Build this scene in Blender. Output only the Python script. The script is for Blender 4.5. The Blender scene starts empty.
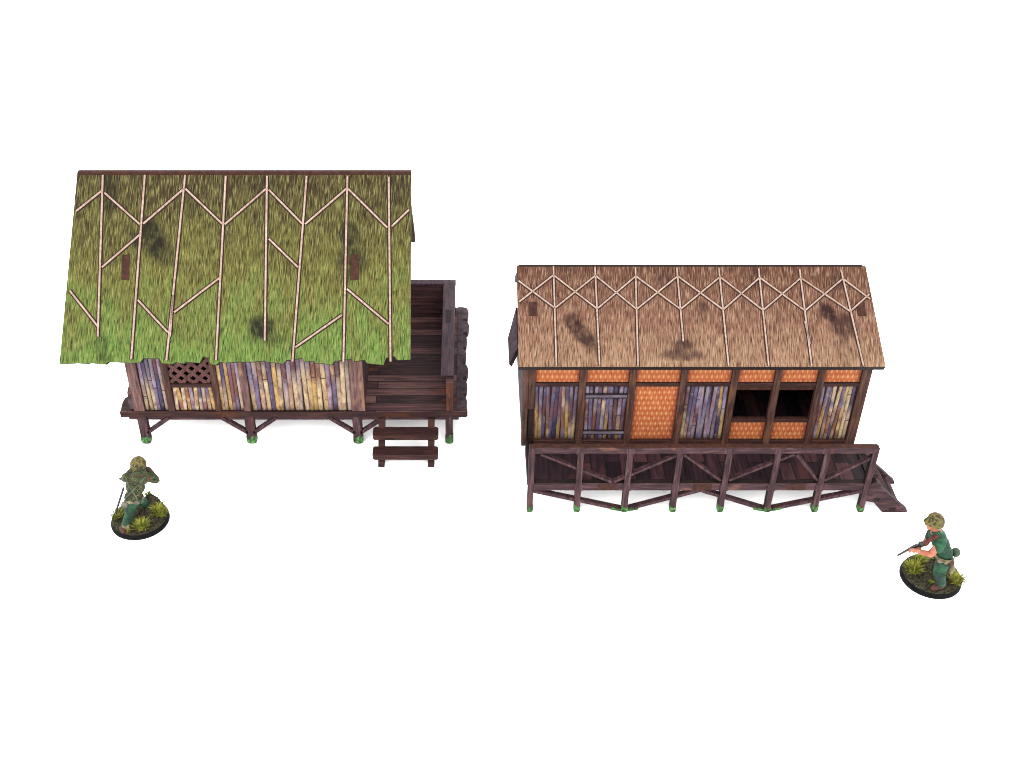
import bpy, bmesh, math, random
from mathutils import Vector, Matrix
random.seed(7)
S = bpy.context.scene
COL = S.collection
# ---------------------------------------------------------------- camera, light, exposure (units: cm)
PITCH = 36.6
cd = bpy.data.cameras.new('camera'); cam = bpy.data.objects.new('camera', cd); COL.objects.link(cam)
cam.location = (0, 0, 34.4); cam.rotation_euler = (math.radians(90-PITCH), 0, 0)
cd.sensor_width = 36; cd.lens = 1170/1024*36; cd.shift_x = 44/1024
cd.clip_start = 0.5; cd.clip_end = 3000
S.camera = cam
w = bpy.data.worlds.new('World'); S.world = w; w.use_nodes = True
bg = w.node_tree.nodes['Background']; bg.inputs[0].default_value = (1, 1, 1, 1); bg.inputs[1].default_value = 2.1
def softbox(loc, target, size, power):
    l = bpy.data.lights.new('softbox', 'AREA'); l.shape = 'SQUARE'; l.size = size; l.energy = power
    l.color = (1, 0.985, 0.96)
    o = bpy.data.objects.new('softbox', l); COL.objects.link(o); o.location = loc
    o.rotation_euler = (Vector(target)-Vector(loc)).to_track_quat('-Z', 'Y').to_euler()
softbox((-45, -25, 95), (0, 40, 0), 55, 38000)
softbox((60, -10, 80), (0, 40, 0), 55, 16000)
softbox((5, -55, 26), (0, 42, 0), 70, 22000)  # low front fill, added to brighten the ground under the huts and the walls
S.view_settings.view_transform = 'Standard'; S.view_settings.look = 'None'
S.view_settings.exposure = 1.42; S.view_settings.gamma = 1
S.cycles.filter_width = 1.1
S.render.resolution_x = 1024; S.render.resolution_y = 768

# ---------------------------------------------------------------- materials
EXPO = 5.55
def lin(c):
    r = []
    for v in c:
        v /= 255.0
        r.append(min(.85, (v/12.92 if v <= .04045 else ((v+.055)/1.055)**2.4)/EXPO))
    return tuple(r)+(1,)
class NT:
    def __init__(s, name, rough=.75, spec=.25):
        s.m = bpy.data.materials.new(name); s.m.use_nodes = True; s.t = s.m.node_tree
        s.b = s.t.nodes['Principled BSDF']; s.b.inputs['Roughness'].default_value = rough
        s.b.inputs['Specular IOR Level'].default_value = spec*.4
    def n(s, typ, **kw):
        nd = s.t.nodes.new(typ)
        for k, v in kw.items():
            if k.startswith('i_'):
                key = k[2:]; key = int(key) if key.isdigit() else key.replace('_', ' ')
                nd.inputs[key].default_value = v
            else: setattr(nd, k, v)
        return nd
    def l(s, a, b): s.t.links.new(a, b)
    def obj(s): return s.n('ShaderNodeTexCoord').outputs['Object']
    def mapv(s, src, sc, rot=(0, 0, 0), loc=(0, 0, 0)):
        m = s.n('ShaderNodeMapping'); s.l(src, m.inputs[0]); m.inputs['Scale'].default_value = sc
        m.inputs['Rotation'].default_value = rot; m.inputs['Location'].default_value = loc
        return m.outputs[0]
    def noise(s, vec, scale=1, detail=3, rough=.55, dist=0):
        nd = s.n('ShaderNodeTexNoise'); s.l(vec, nd.inputs['Vector'])
        nd.inputs['Scale'].default_value = scale; nd.inputs['Detail'].default_value = detail
        nd.inputs['Roughness'].default_value = rough; nd.inputs['Distortion'].default_value = dist
        return nd.outputs['Fac']
    def ramp(s, fac, stops, interp='LINEAR'):
        r = s.n('ShaderNodeValToRGB'); s.l(fac, r.inputs[0]); cr = r.color_ramp; cr.interpolation = interp
        while len(cr.elements) < len(stops): cr.elements.new(.5)
        for e, (p, c) in zip(cr.elements, stops):
            e.position = p; e.color = c if isinstance(c, tuple) else (c, c, c, 1)
        return r.outputs[0]
    def mix(s, fac, a, b, mode='MIX'):
        m = s.n('ShaderNodeMix', data_type='RGBA', blend_type=mode)
        for sock, v in ((m.inputs[0], fac), (m.inputs[6], a), (m.inputs[7], b)):
            if hasattr(v, 'links'): s.l(v, sock)
            elif isinstance(v, tuple): sock.default_value = v
            else: sock.default_value = v
        return m.outputs[2]
    def math(s, op, a, b=0.0):
        m = s.n('ShaderNodeMath', operation=op)
        for i, v in enumerate((a, b)):
            if hasattr(v, 'links'): s.l(v, m.inputs[i])
            else: m.inputs[i].default_value = v
        return m.outputs[0]
    def out(s, col, bump=None, bs=.3, bd=.02):
        s.l(col, s.b.inputs['Base Color'])
        if bump is not None:
            b = s.n('ShaderNodeBump'); b.inputs['Strength'].default_value = bs; b.inputs['Distance'].default_value = bd
            s.l(bump, b.inputs['Height']); s.l(b.outputs[0], s.b.inputs['Normal'])
        return s.m

def wood(name, dark, mid, light, axis='X', patch=None, patch_amt=.62, seed=0):
    t = NT(name, .72, .2)
    sc = {'X': (.55, 6, 6), 'Y': (6, .55, 6), 'Z': (6, 6, .55)}[axis]
    o = t.obj()
    g = t.noise(t.mapv(o, sc, loc=(seed, seed*2, seed)), 1.6, 4, .62, .6)
    c = t.ramp(g, [(.30, lin(dark)), (.50, lin(mid)), (.70, lin(light))])
    sp = {'X': (.8, 2.6, 2.6), 'Y': (2.6, .8, 2.6), 'Z': (2.6, 2.6, .8)}[axis]
    if patch:
        p = t.noise(t.mapv(o, sp, loc=(seed+9, 3, seed)), .8, 2, .5)
        c = t.mix(t.ramp(p, [(patch_amt-.05, 0.0), (patch_amt+.07, .8)]), c, lin(patch))
    d = t.noise(t.mapv(o, (1, 1, 1), loc=(seed, 5, 1)), .9, 2)
    c = t.mix(t.ramp(d, [(.3, .35), (.6, 0.0)]), c, lin(dark))
    return t.out(c, g, .25, .015)

def planks(name, along, dark, mid, light, patch, seed=0, wdt=.75, ln=3.4, patch_amt=.6):
    t = NT(name, .7, .22)
    o = t.obj()
    rot = (0, 0, 0) if along == 'X' else (0, 0, math.radians(90))
    b = t.n('ShaderNodeTexBrick', offset=.37, offset_frequency=2)
    t.l(t.mapv(o, (1, 1, 1), rot, (seed, seed*.31, 0)), b.inputs['Vector'])
    b.inputs['Color1'].default_value = (0, 0, 0, 1); b.inputs['Color2'].default_value = (1, 1, 1, 1)
    b.inputs['Mortar'].default_value = (.5, .5, .5, 1); b.inputs['Scale'].default_value = 1
    b.inputs['Mortar Size'].default_value = .028; b.inputs['Mortar Smooth'].default_value = .3
    b.inputs['Brick Width'].default_value = ln; b.inputs['Row Height'].default_value = wdt
    sc = (.35, 6, 6) if along == 'X' else (6, .35, 6)
    g = t.noise(t.mapv(o, sc, loc=(seed, 0, 0)), 1.7, 4, .6, .4)
    f = t.math('ADD', t.math('MULTIPLY', g, .7), t.math('MULTIPLY', b.outputs['Color'], .3))
    c = t.ramp(f, [(.34, lin(dark)), (.52, lin(mid)), (.68, lin(light))])
    p = t.noise(t.mapv(o, (.5, 1.6, 1) if along == 'X' else (1.6, .5, 1), loc=(seed+3, seed, 0)), .8, 1.5)
    c = t.mix(t.ramp(p, [(patch_amt, 0.0), (patch_amt+.1, .75)]), c, lin(patch))
    c = t.mix(b.outputs['Fac'], c, lin((22, 12, 14)))
    return t.out(c, g, .25, .015)

def plain(name, c1, c2, scale=3, rough=.75, bump=.2, spec=.25):
    t = NT(name, rough, spec)
    g = t.noise(t.obj(), scale, 4, .6)
    return t.out(t.ramp(g, [(.35, lin(c1)), (.65, lin(c2))]), g, bump, .02)

def thatch(name, top, bottom, vlen, dark, light, tint, stain, seed=0, d_amt=.8, l_amt=.75, split=(.25, .8)):
    t = NT(name, .85, .1)
    uv = t.n('ShaderNodeUVMap', uv_map='uv').outputs[0]
    # gentle wandering of the straw direction
    wrp = t.noise(t.mapv(uv, (.5, .35, 1), loc=(seed, 0, 0)), 1, 2)
    sx = t.n('ShaderNodeSeparateXYZ'); t.l(uv, sx.inputs[0])
    sh = t.math('MULTIPLY', t.math('SUBTRACT', wrp, .5), .9)
    cx = t.n('ShaderNodeCombineXYZ')
    t.l(t.math('ADD', sx.outputs[0], t.math('MULTIPLY', sx.outputs[1], .07)), cx.inputs[0]); t.l(sx.outputs[1], cx.inputs[1])
    t.l(sh, cx.inputs[2])
    wv = cx.outputs[0]
    s1 = t.noise(t.mapv(wv, (25, 1.8, 1), loc=(seed, 2, 0)), 1, 3, .6, .12)
    s2 = t.noise(t.mapv(wv, (34, 2.4, 1), loc=(seed+5, 7, 0)), 1, 2, .55, .1)
    s3 = t.noise(t.mapv(wv, (1.3, .5, 1), loc=(seed, 9, 0)), 1, 3, .6)
    grad = t.math('ADD', t.math('DIVIDE', sx.outputs[1], vlen), t.math('MULTIPLY', t.math('SUBTRACT', s3, .5), 1.1))
    c = t.ramp(grad, [(split[0]-.15, lin(top)), (.5*(split[0]+split[1]), lin(tint)), (split[1], lin(bottom))])
    c = t.mix(t.ramp(s1, [(.50, 0.0), (.66, l_amt)]), c, lin(light))
    c = t.mix(t.ramp(s2, [(.36, d_amt), (.47, 0.0)]), c, lin(dark))
    c = t.mix(t.ramp(s1, [(.34, d_amt), (.46, 0.0)]), c, lin(dark))
    at = t.n('ShaderNodeAttribute', attribute_name='stain')
    sm = t.math('MULTIPLY', at.outputs['Fac'], t.ramp(t.noise(t.mapv(uv, (2.2, 1.6, 1)), 1.3, 3), [(.25, .35), (.55, 1.0)]))
    c = t.mix(t.math('MULTIPLY', sm, .92), c, lin(stain))
    return t.out(c, t.math('ADD', s1, s2), .3, .02)

def weave(name):
    t = NT(name, .7, .2)
    sx = t.n('ShaderNodeSeparateXYZ'); t.l(t.obj(), sx.inputs[0])
    wob = t.noise(t.obj(), 2.5, 2)
    a = t.math('SINE', t.math('ADD', t.math('MULTIPLY', sx.outputs[0], 2*math.pi/.205), t.math('MULTIPLY', wob, 2.0)))
    b = t.math('SINE', t.math('ADD', t.math('MULTIPLY', sx.outputs[2], 2*math.pi/.56), t.math('MULTIPLY', wob, 1.5)))
    b2 = t.math('SINE', t.math('MULTIPLY', sx.outputs[2], 2*math.pi/.28))
    pr = t.math('ADD', t.math('MULTIPLY', t.math('MULTIPLY', a, b), .20), t.math('MULTIPLY', t.math('ADD', t.math('ABSOLUTE', a), t.math('MULTIPLY', b2, .5)), .22))
    pr = t.math('ADD', pr, t.math('MULTIPLY', t.noise(t.obj(), 4, 3), .5))
    c = t.ramp(pr, [(.05, lin((172, 76, 44))), (.30, lin((218, 118, 70))), (.58, lin((242, 158, 98))), (.85, lin((252, 204, 148)))])
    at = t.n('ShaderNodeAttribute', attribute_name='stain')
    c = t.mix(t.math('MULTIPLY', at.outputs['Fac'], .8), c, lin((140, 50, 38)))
    return t.out(c, pr, .5, .03)

def painted(name):     # colour comes from the poles themselves
    t = NT(name, .55, .3)
    at = t.n('ShaderNodeAttribute', attribute_name='paint')
    o = t.obj()
    g = t.noise(t.mapv(o, (7, 7, 2.4)), 1.3, 4, .6)
    c = t.mix(.75, at.outputs['Color'], t.ramp(g, [(.3, (.45, .42, .5, 1)), (.55, (1, 1, 1, 1)), (.75, (1.35, 1.3, 1.25, 1))]), 'MULTIPLY')
    k = t.noise(t.mapv(o, (9, 9, 9)), 1.0, 2)
    c = t.mix(t.ramp(k, [(.30, .7), (.38, 0.0)]), c, lin((52, 34, 52)))
    q = t.noise(t.mapv(o, (3.2, 3, 1.5)), 1.1, 3, .6)
    c = t.mix(t.ramp(q, [(.53, 0.0), (.64, .6)]), c, lin((124, 72, 76)))
    c = t.mix(t.ramp(q, [(.34, .5), (.42, 0.0)]), c, lin((190, 160, 140)))
    return t.out(c, g, .2, .015)

def blotch(name, cols, scale=6, rough=.6, edges=None, spec=.3):
    t = NT(name, rough, spec)
    g = t.noise(t.obj(), scale, 2, .5, .4)
    n = len(cols)
    c = t.ramp(g, [(.30+.40*i/max(1, n-1), lin(cc)) for i, cc in enumerate(cols)], 'CONSTANT' if edges else 'LINEAR')
    f = t.noise(t.obj(), scale*2.6, 3)
    c = t.mix(t.ramp(f, [(.3, .45), (.5, 0.0)]), c, lin((28, 26, 20)))
    return t.out(c, f, .3, .03)

M = {}
M['edge'] = plain('laser_cut_edge', (56, 26, 18), (94, 50, 34), 5, .8, .15)
M['edge_dark'] = plain('scorched_edge', (30, 18, 18), (52, 32, 28), 5, .8, .15)
M['beamX'] = wood('purple_brown_beam', (40, 24, 30), (82, 53, 59), (132, 96, 98), 'X', (172, 118, 92), .66)
M['postZ'] = wood('purple_brown_post', (40, 25, 31), (86, 56, 62), (134, 98, 100), 'Z', (118, 64, 60), .66, 4)
M['latt'] = wood('lattice_wood', (78, 46, 44), (122, 80, 76), (156, 112, 104), 'Z', None)
M['brownX'] = wood('reddish_brown_board', (34, 16, 18), (70, 38, 36), (100, 62, 56), 'X', (98, 54, 30), .64, 2)
M['brownZ'] = wood('warm_brown_wall_post', (52, 30, 26), (98, 64, 54), (136, 98, 80), 'Z', (148, 96, 56), .62, 3)
M['mauveZ'] = wood('mauve_wall_post', (78, 50, 52), (132, 94, 92), (178, 140, 130), 'Z', (196, 150, 116), .62, 6)
M['mauveY'] = wood('mauve_rail', (52, 36, 44), (88, 64, 76), (116, 88, 98), 'Y', None, .6, 6)
M['deckL'] = planks('dark_porch_planks', 'X', (52, 31, 35), (108, 70, 70), (160, 116, 110), (156, 82, 54), 1.3, .55, 5.6, .64)
M['deckR'] = planks('dark_cross_planks', 'Y', (32, 18, 26), (66, 42, 52), (108, 68, 72), (104, 60, 54), 4.1, .62, 3.0, .58)
M['bark'] = plain('grey_bark', (66, 54, 60), (118, 98, 104), 2.5, .9, .4)
M['darkin'] = plain('dark_inner_board', (26, 14, 16), (52, 30, 30), 2, .8, .2)
M['moss'] = blotch('green_moss_paint', [(60, 56, 42), (74, 128, 62), (112, 184, 94), (150, 210, 130)], 7, .7, True)
M['batten'] = wood('pale_stick', (176, 132, 114), (222, 188, 168), (244, 220, 204), 'Z', None)
M['thL'] = thatch('green_thatch', (84, 68, 46), (118, 152, 72), 8.3, (34, 29, 20), (196, 196, 122), (122, 118, 60), (36, 34, 30), 1.0, .78, .6, (.14, 1.0))
M['thR'] = thatch('brown_thatch', (116, 76, 58), (178, 138, 108), 4.95, (64, 36, 30), (232, 198, 168), (148, 104, 84), (62, 40, 38), 7.0, .76, .55, (.05, .95))
M['thedge'] = plain('thatch_edge', (74, 62, 38), (128, 112, 66), 4, .9, .3)
M['weave'] = weave('orange_woven_mat')
M['paint'] = painted('painted_bamboo')
M['white'] = (lambda t: t.out(t.ramp(t.noise(t.obj(), .02, 2), [(.3, (.91, .91, .91, 1)), (.7, (.92, .92, .92, 1))])))(NT('white_paper', .9, .05))
M['camo'] = blotch('camouflage_cloth', [(124, 62, 32), (34, 66, 42), (84, 92, 48), (28, 54, 36), (126, 112, 56), (38, 76, 48), (160, 132, 64)], 4.6, .7, True)
M['camo_helmet'] = blotch('camouflage_helmet', [(34, 48, 22), (84, 80, 38), (150, 134, 66), (50, 66, 30), (118, 56, 30)], 4.0, .7)
M['greencloth'] = blotch('green_cloth', [(14, 46, 34), (30, 80, 56), (62, 122, 86)], 3.0, .7)
M['greenshirt'] = blotch('green_shirt', [(16, 56, 36), (30, 88, 58), (58, 128, 84)], 3.0, .7)
M['skin'] = blotch('painted_skin', [(190, 100, 68), (224, 138, 104), (238, 168, 134)], 3.5, .55)
M['khaki'] = blotch('khaki_webbing', [(104, 92, 62), (158, 146, 108), (188, 178, 142)], 4, .7)
M['strap'] = blotch('grey_green_webbing', [(62, 84, 62), (118, 132, 104)], 4, .7)
M['canvas'] = blotch('pale_canvas', [(84, 82, 68), (160, 154, 140)], 4, .7)
M['canteen'] = blotch('green_canteen', [(52, 78, 56), (96, 122, 92)], 4, .6)
M['boot'] = blotch('brown_boot', [(58, 28, 20), (116, 60, 42)], 5, .5)
M['gunmetal'] = plain('black_gunmetal', (12, 12, 14), (36, 36, 40), 8, .4, .1, .5)
M['gunwood'] = plain('red_brown_gun_wood', (84, 30, 26), (142, 66, 56), 8, .5, .1)
M['rim'] = plain('black_base_rim', (10, 11, 11), (26, 28, 27), 4, .8, .1, .1)
M['soil'] = blotch('speckled_soil', [(22, 22, 18), (52, 48, 34), (104, 96, 62), (34, 40, 26), (70, 84, 44)], 6.5, .9)
M['grass'] = blotch('yellow_green_tuft', [(128, 136, 34), (196, 200, 66), (236, 232, 128)], 4, .8)
M['stone'] = blotch('grit', [(30, 28, 24), (70, 64, 50), (136, 126, 98)], 6, .9)

# ---------------------------------------------------------------- mesh helpers
class MB:
    def __init__(s): s.v = []; s.f = []; s.m = []; s.c = []; s.uv = []; s.st = []; s.sm = []
    def face(s, idx, m=0, smooth=False): s.f.append(idx); s.m.append(m); s.sm.append(smooth)
    def vert(s, p, c=(.03, .02, .03, 1), st=0.0):
        s.v.append(tuple(p)); s.c.append(c); s.st.append(st); return len(s.v)-1
    def box(s, x0, x1, y0, y1, z0, z1, front=0, other=None, mats=None):
        """mats: dict of face -> material slot; faces f b l r t d"""
        mm = dict(f=front, b=front, l=front, r=front, t=front, d=front)
        if other is not None: mm = {k: other for k in mm}; mm['f'] = front
        if mats: mm.update(mats)
        b = .022; b = min(b, (x1-x0)*.2, (y1-y0)*.2, (z1-z0)*.2)
        bm = bmesh.new()
        vs = [bm.verts.new(p) for p in ((x0, y0, z0), (x1, y0, z0), (x1, y1, z0), (x0, y1, z0), (x0, y0, z1), (x1, y0, z1), (x1, y1, z1), (x0, y1, z1))]
        for k, q in dict(f=(0, 1, 5, 4), b=(2, 3, 7, 6), l=(3, 0, 4, 7), r=(1, 2, 6, 5), t=(4, 5, 6, 7), d=(3, 2, 1, 0)).items():
            f = bm.faces.new([vs[i] for i in q]); f.material_index = mm[k]
        bmesh.ops.bevel(bm, geom=bm.edges[:], offset=b, segments=1, affect='EDGES', profile=.5)
        s.take(bm)
    def take(s, bm, M4=None):
        bm.verts.index_update(); o = len(s.v)
        for v in bm.verts: s.vert(M4 @ v.co if M4 else v.co)
        for f in bm.faces: s.face([o+v.index for v in f.verts], f.material_index, f.smooth)
        bm.free()
    def prism(s, pts, axis, a0, a1, fm=0, em=0):
        """extrude 2D outline (ccw seen from -axis-front); axis 'y': pts=(x,z); 'z': (x,y); 'x': (y,z)"""
        def P(p, a): return {'y': (p[0], a, p[1]), 'z': (p[0], p[1], a), 'x': (a, p[0], p[1])}[axis]
        bm = bmesh.new()
        A = [bm.verts.new(P(p, a0)) for p in pts]; B = [bm.verts.new(P(p, a1)) for p in pts]
        fa = bm.faces.new(A); fb = bm.faces.new(B[::-1]); fa.material_index = fb.material_index = fm
        n = len(pts)
        for i in range(n):
            f = bm.faces.new([A[i], B[i], B[(i+1) % n], A[(i+1) % n]]); f.material_index = em
        bmesh.ops.recalc_face_normals(bm, faces=bm.faces[:])
        s.take(bm)
    def bar(s, p0, p1, w, up=(0, 0, 1), h=None, m=0, mt=None):
        """square bar from p0 to p1, w wide across, h thick along up"""
        p0, p1, up = Vector(p0), Vector(p1), Vector(up)
        d = (p1-p0).normalized(); sd = d.cross(up).normalized(); u = sd.cross(d).normalized(); h = h or w
        idx = []
        for p in (p0, p1):
            for a, b in ((-1, -1), (1, -1), (1, 1), (-1, 1)): idx.append(s.vert(p+sd*a*w/2+u*b*h/2))
        for k, q in enumerate(((0, 1, 2, 3), (7, 6, 5, 4), (0, 4, 5, 1), (1, 5, 6, 2), (2, 6, 7, 3), (3, 7, 4, 0))):
            s.face([idx[i] for i in q], (mt if (mt is not None and k == 4) else m))
    def build(s, name, mats, parent=None, loc=None):
        me = bpy.data.meshes.new(name); me.from_pydata(s.v, [], s.f)
        mats = mats if isinstance(mats, (list, tuple)) else [mats]
        for m in mats: me.materials.append(m)
        me.polygons.foreach_set('material_index', s.m); me.polygons.foreach_set('use_smooth', s.sm)
        ca = me.color_attributes.new('paint', 'FLOAT_COLOR', 'POINT')
        ca.data.foreach_set('color', [x for c in s.c for x in c])
        sa = me.attributes.new('stain', 'FLOAT', 'POINT'); sa.data.foreach_set('value', s.st)
        if s.uv:
            u = me.uv_layers.new(name='uv')
            for lp in me.loops: u.data[lp.index].uv = s.uv[lp.vertex_index]
        bm = bmesh.new(); bm.from_mesh(me); bmesh.ops.recalc_face_normals(bm, faces=bm.faces[:]); bm.to_mesh(me); bm.free()
        o = bpy.data.objects.new(name, me); COL.objects.link(o)
        if parent: o.parent = parent; o.matrix_parent_inverse = Matrix.Identity(4)
        return o
def thing(name, loc, label, cat, group=None):
    o = bpy.data.objects.new(name, None); COL.objects.link(o); o.location = loc; o.empty_display_size = .5
    o['label'] = label; o['category'] = cat
    if group: o['group'] = group
    return o
# parts are written in scene coordinates; 'rel' moves them under their thing's origin
def rel(mb, root):
    l = root.location; mb.v = [(x-l[0], y-l[1], z-l[2]) for x, y, z in mb.v]; return mb
def part(mb, name, mats, root, parent=None): return rel(mb, root).build(name, mats, parent or root)

# ---------------------------------------------------------------- setting
g = MB(); i = [g.vert(p) for p in ((-900, -300, 0), (900, -300, 0), (900, 1500, 0), (-900, 1500, 0))]; g.face(i)
go = g.build('ground', M['white']); go['kind'] = 'structure'; go['label'] = 'plain white paper surface under the models'

# ---------------------------------------------------------------- shared builders
def roof_panel(root, x0t, x1t, x0b, x1b, A, B, L, mat, jag, stains, name='roof_panel', thick=.3, side=None, nu=130, nv=64, flip=1):
    """front slope from ridge B=(y,z) towards eave A; jag(u) gives the eave offset"""
    ey = (A[0]-B[0]); ez = (A[1]-B[1]); n = math.hypot(ey, ez); ey /= n; ez /= n
    ny, nz = (ez, -ey) if flip > 0 else (-ez, ey)
    if nz < 0: ny, nz = -ny, -nz
    mb = MB(); V0 = .26 if (side and flip < 0) else 0
    def pt(u, v, d): return (u, B[0]+ey*v+ny*d, B[1]+ez*v+nz*d)
    for k in range(2):
        for j in range(nv+1):
            for i in range(nu+1):
                s = i/nu; tt = j/nv
                u0 = x0t+(x1t-x0t)*s; u1 = x0b+(x1b-x0b)*s; e = L+jag(s)
                u = u0+(u1-u0)*tt; v = V0+tt*(e-V0)
                st = 0
                for (su, sv, ra, rb, a, amt) in stains:
                    dx, dy = u-su, v-sv; ca, sa_ = math.cos(a), math.sin(a)
                    r = ((dx*ca+dy*sa_)/ra)**2+((-dx*sa_+dy*ca)/rb)**2
                    st = max(st, amt*max(0, min(1, 1.6-r)))
                mb.vert(pt(u, v, 0 if k == 0 else -thick), st=st); mb.uv.append((u, v))
    N = (nu+1)*(nv+1)
    for j in range(nv):
        for i in range(nu):
            a = j*(nu+1)+i; mb.face((a, a+1, a+nu+2, a+nu+1), 0); b = a+N; mb.face((b, b+nu+1, b+nu+2, b+1), 1)
    for i in range(nu):
        a = i; mb.face((a, a+N, a+1+N, a+1), 3); a = nv*(nu+1)+i; mb.face((a, a+1, a+1+N, a+N), 1)
    for j in range(nv):
        a = j*(nu+1); mb.face((a, a+nu+1, a+nu+1+N, a+N), 2); a += nu; mb.face((a, a+N, a+nu+1+N, a+nu+1), 2)
    o = part(mb, name, [mat, side if (side and flip < 0) else M['edge_dark'], side or M['edge_dark'], M['edge'] if side else M['edge_dark']], root)
    return o, pt, (0, ny, nz)
def battens(root, pan, pt, nrm, lst, wd):
    for (u0, v0, u1, v1) in lst:
        mb = MB(); mb.bar(pt(u0, v0, .02), pt(u1, v1, .02), wd, nrm, .05)
        part(mb, 'batten', M['batten'], root, pan)
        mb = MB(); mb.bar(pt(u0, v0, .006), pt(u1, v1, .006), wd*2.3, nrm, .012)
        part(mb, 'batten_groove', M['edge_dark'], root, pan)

PAL_WARM = [(246, 214, 166), (240, 200, 140), (222, 176, 142), (242, 208, 176), (214, 186, 168), (232, 186, 112), (196, 166, 182)]
PAL_COOL = [(132, 120, 156), (160, 146, 184), (104, 92, 126), (180, 164, 190), (118, 98, 130), (146, 128, 160), (84, 76, 116)]
PAL_RUST = [(128, 52, 50), (160, 92, 56), (112, 62, 60), (148, 70, 74)]
def bamboo(x0, x1, y, z0, z1, n, warm_low, cool_high, rustp=.2, seed=1, dim=1.0, cream=None):
    """a board of upright half-round poles; the pigment changes along each pole"""
    rnd = random.Random(seed); mb = MB()
    wpole = (x1-x0)/n
    for k in range(n):
        cx = x0+(k+.5)*wpole; r = wpole*.49*rnd.uniform(.9, 1.0)
        lean = rnd.uniform(-.012, .012); top = z1-rnd.uniform(0, .04)
        nz = 9; rows = []
        cw = rnd.choice(PAL_WARM); cc = rnd.choice(PAL_COOL); cr = rnd.choice(PAL_RUST)
        sw = rnd.uniform(.25, .7); isr = rnd.random() < rustp; rz = rnd.uniform(.2, .8)
        pick = rnd.random()
        for j in range(nz+1):
            t = j/nz; zz = z0+(top-z0)*t
            wgt = 1 if t < sw-.15 else (0 if t > sw+.15 else (sw+.15-t)/.3)
            lo = cw if pick < warm_low else cc; hi = cc if pick < cool_high or rnd.random() < .12 else cw
            c = [lo[i]*wgt+hi[i]*(1-wgt) for i in range(3)]
            if isr and abs(t-rz) < .22: c = [.35*c[i]+.65*cr[i] for i in range(3)]
            f = rnd.uniform(.82, 1.08)*dim
            c = lin([min(255, max(0, q*f)) for q in c])
            row = []
            for a in range(6):
                an = math.pi*a/5
                row.append(mb.vert((cx+lean*(j-4)-r*math.cos(an), y-r*.55*math.sin(an), zz), c))
            rows.append(row)
        for j in range(nz):
            for a in range(5): mb.face((rows[j][a], rows[j][a+1], rows[j+1][a+1], rows[j+1][a]), 0, True)
        mb.face(rows[-1], 0); mb.face(rows[0][::-1], 0)
        for q in (.33, .7):       # nodes of the cane
            if rnd.random() < .22 and z1-z0 > 1.5:
                zq = z0+(top-z0)*min(.95, max(.05, q+rnd.uniform(-.15, .15)))
                mb.box(cx-r*.9, cx+r*.9, y-r*.62, y, zq-.022, zq+.022, 1)
    b = .02
    mb.box(x0, x1, y-b*.2, y+.03, z0, z1, 1)
    return mb

def leg(root, x, y, z1, w, d, moss_h=.5, mat='postZ', round_r=None):
    r = w/2; pts = []
    for k in range(9):
        a = math.pi+math.pi*k/8; pts.append((x+r*math.cos(a), r*.75+r*.75*math.sin(a)))
    out = pts+[(x+r, z1), (x-r, z1)]
    mb = MB(); mb.prism(out, 'y', y, y+d, 0, 1)
    L = part(mb, 'leg', [M[mat], M['edge_dark']], root)
    pts2 = [(x+(px-x)*1.10, pz-.008) for px, pz in pts]
    hl = moss_h*random.uniform(.8, 1.1); hr = moss_h*random.uniform(.75, 1.1)
    out = pts2+[(x+r*1.1, hr), (x+r*.3, hr*1.12), (x-r*.3, hl*.9), (x-r*1.1, hl)]
    mb = MB(); mb.prism([(a, max(.0, b)) for a, b in out], 'y', y-.015, y+d*.72, 0, 0)
    part(mb, 'moss_patch', M['moss'], root, L)
    return L

# ================================================================ LEFT HUT (green thatch, open porch)
HL = thing('raised_hut', (-8.5, 45.5, 0), 'raised wooden hut with green thatched roof, open side porch and two front steps', 'hut')
ZD = 1.87; YF = 41.68; YB = 50.4
# deck sheet with scalloped plank ends at both sides
def scallops(x, sgn, y0, y1, n, dep):
    pts = []; st = (y1-y0)/n; rnd = random.Random(3)
    for k in range(n):
        a = y0+k*st; dd = dep*rnd.uniform(.55, 1.1); e = dep*rnd.uniform(.0, .3)
        pts += [(x-sgn*dep, a+.05), (x-sgn*(dep-dd*.75), a+st*.14), (x-sgn*(dep-dd), a+st*.35), (x-sgn*(dep-dd-.02), a+st*.65), (x-sgn*(dep-dd*.8), a+st*.86), (x-sgn*dep, a+st*.95)]
    return pts
right = scallops(.02, 1, YF+.02, YB, 7, .26)
right[0] = (-.10, YF); right[1] = (-.02, YF+.07)
leftp = [(-15.84-(.02-x), y) for x, y in scallops(.02, 1, YF, YB, 7, .24)]
leftp = [(-15.84+(0.02-x)*1.0, y) for x, y in scallops(.02, 1, YF, YB, 7, .24)][::-1]
leftp[-1] = (-15.74, YF)
mb = MB(); mb.prism(right+leftp, 'z', ZD-.3, ZD, 0, 1)
deck = part(mb, 'deck', [M['deckL'], M['brownX']], HL)
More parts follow.
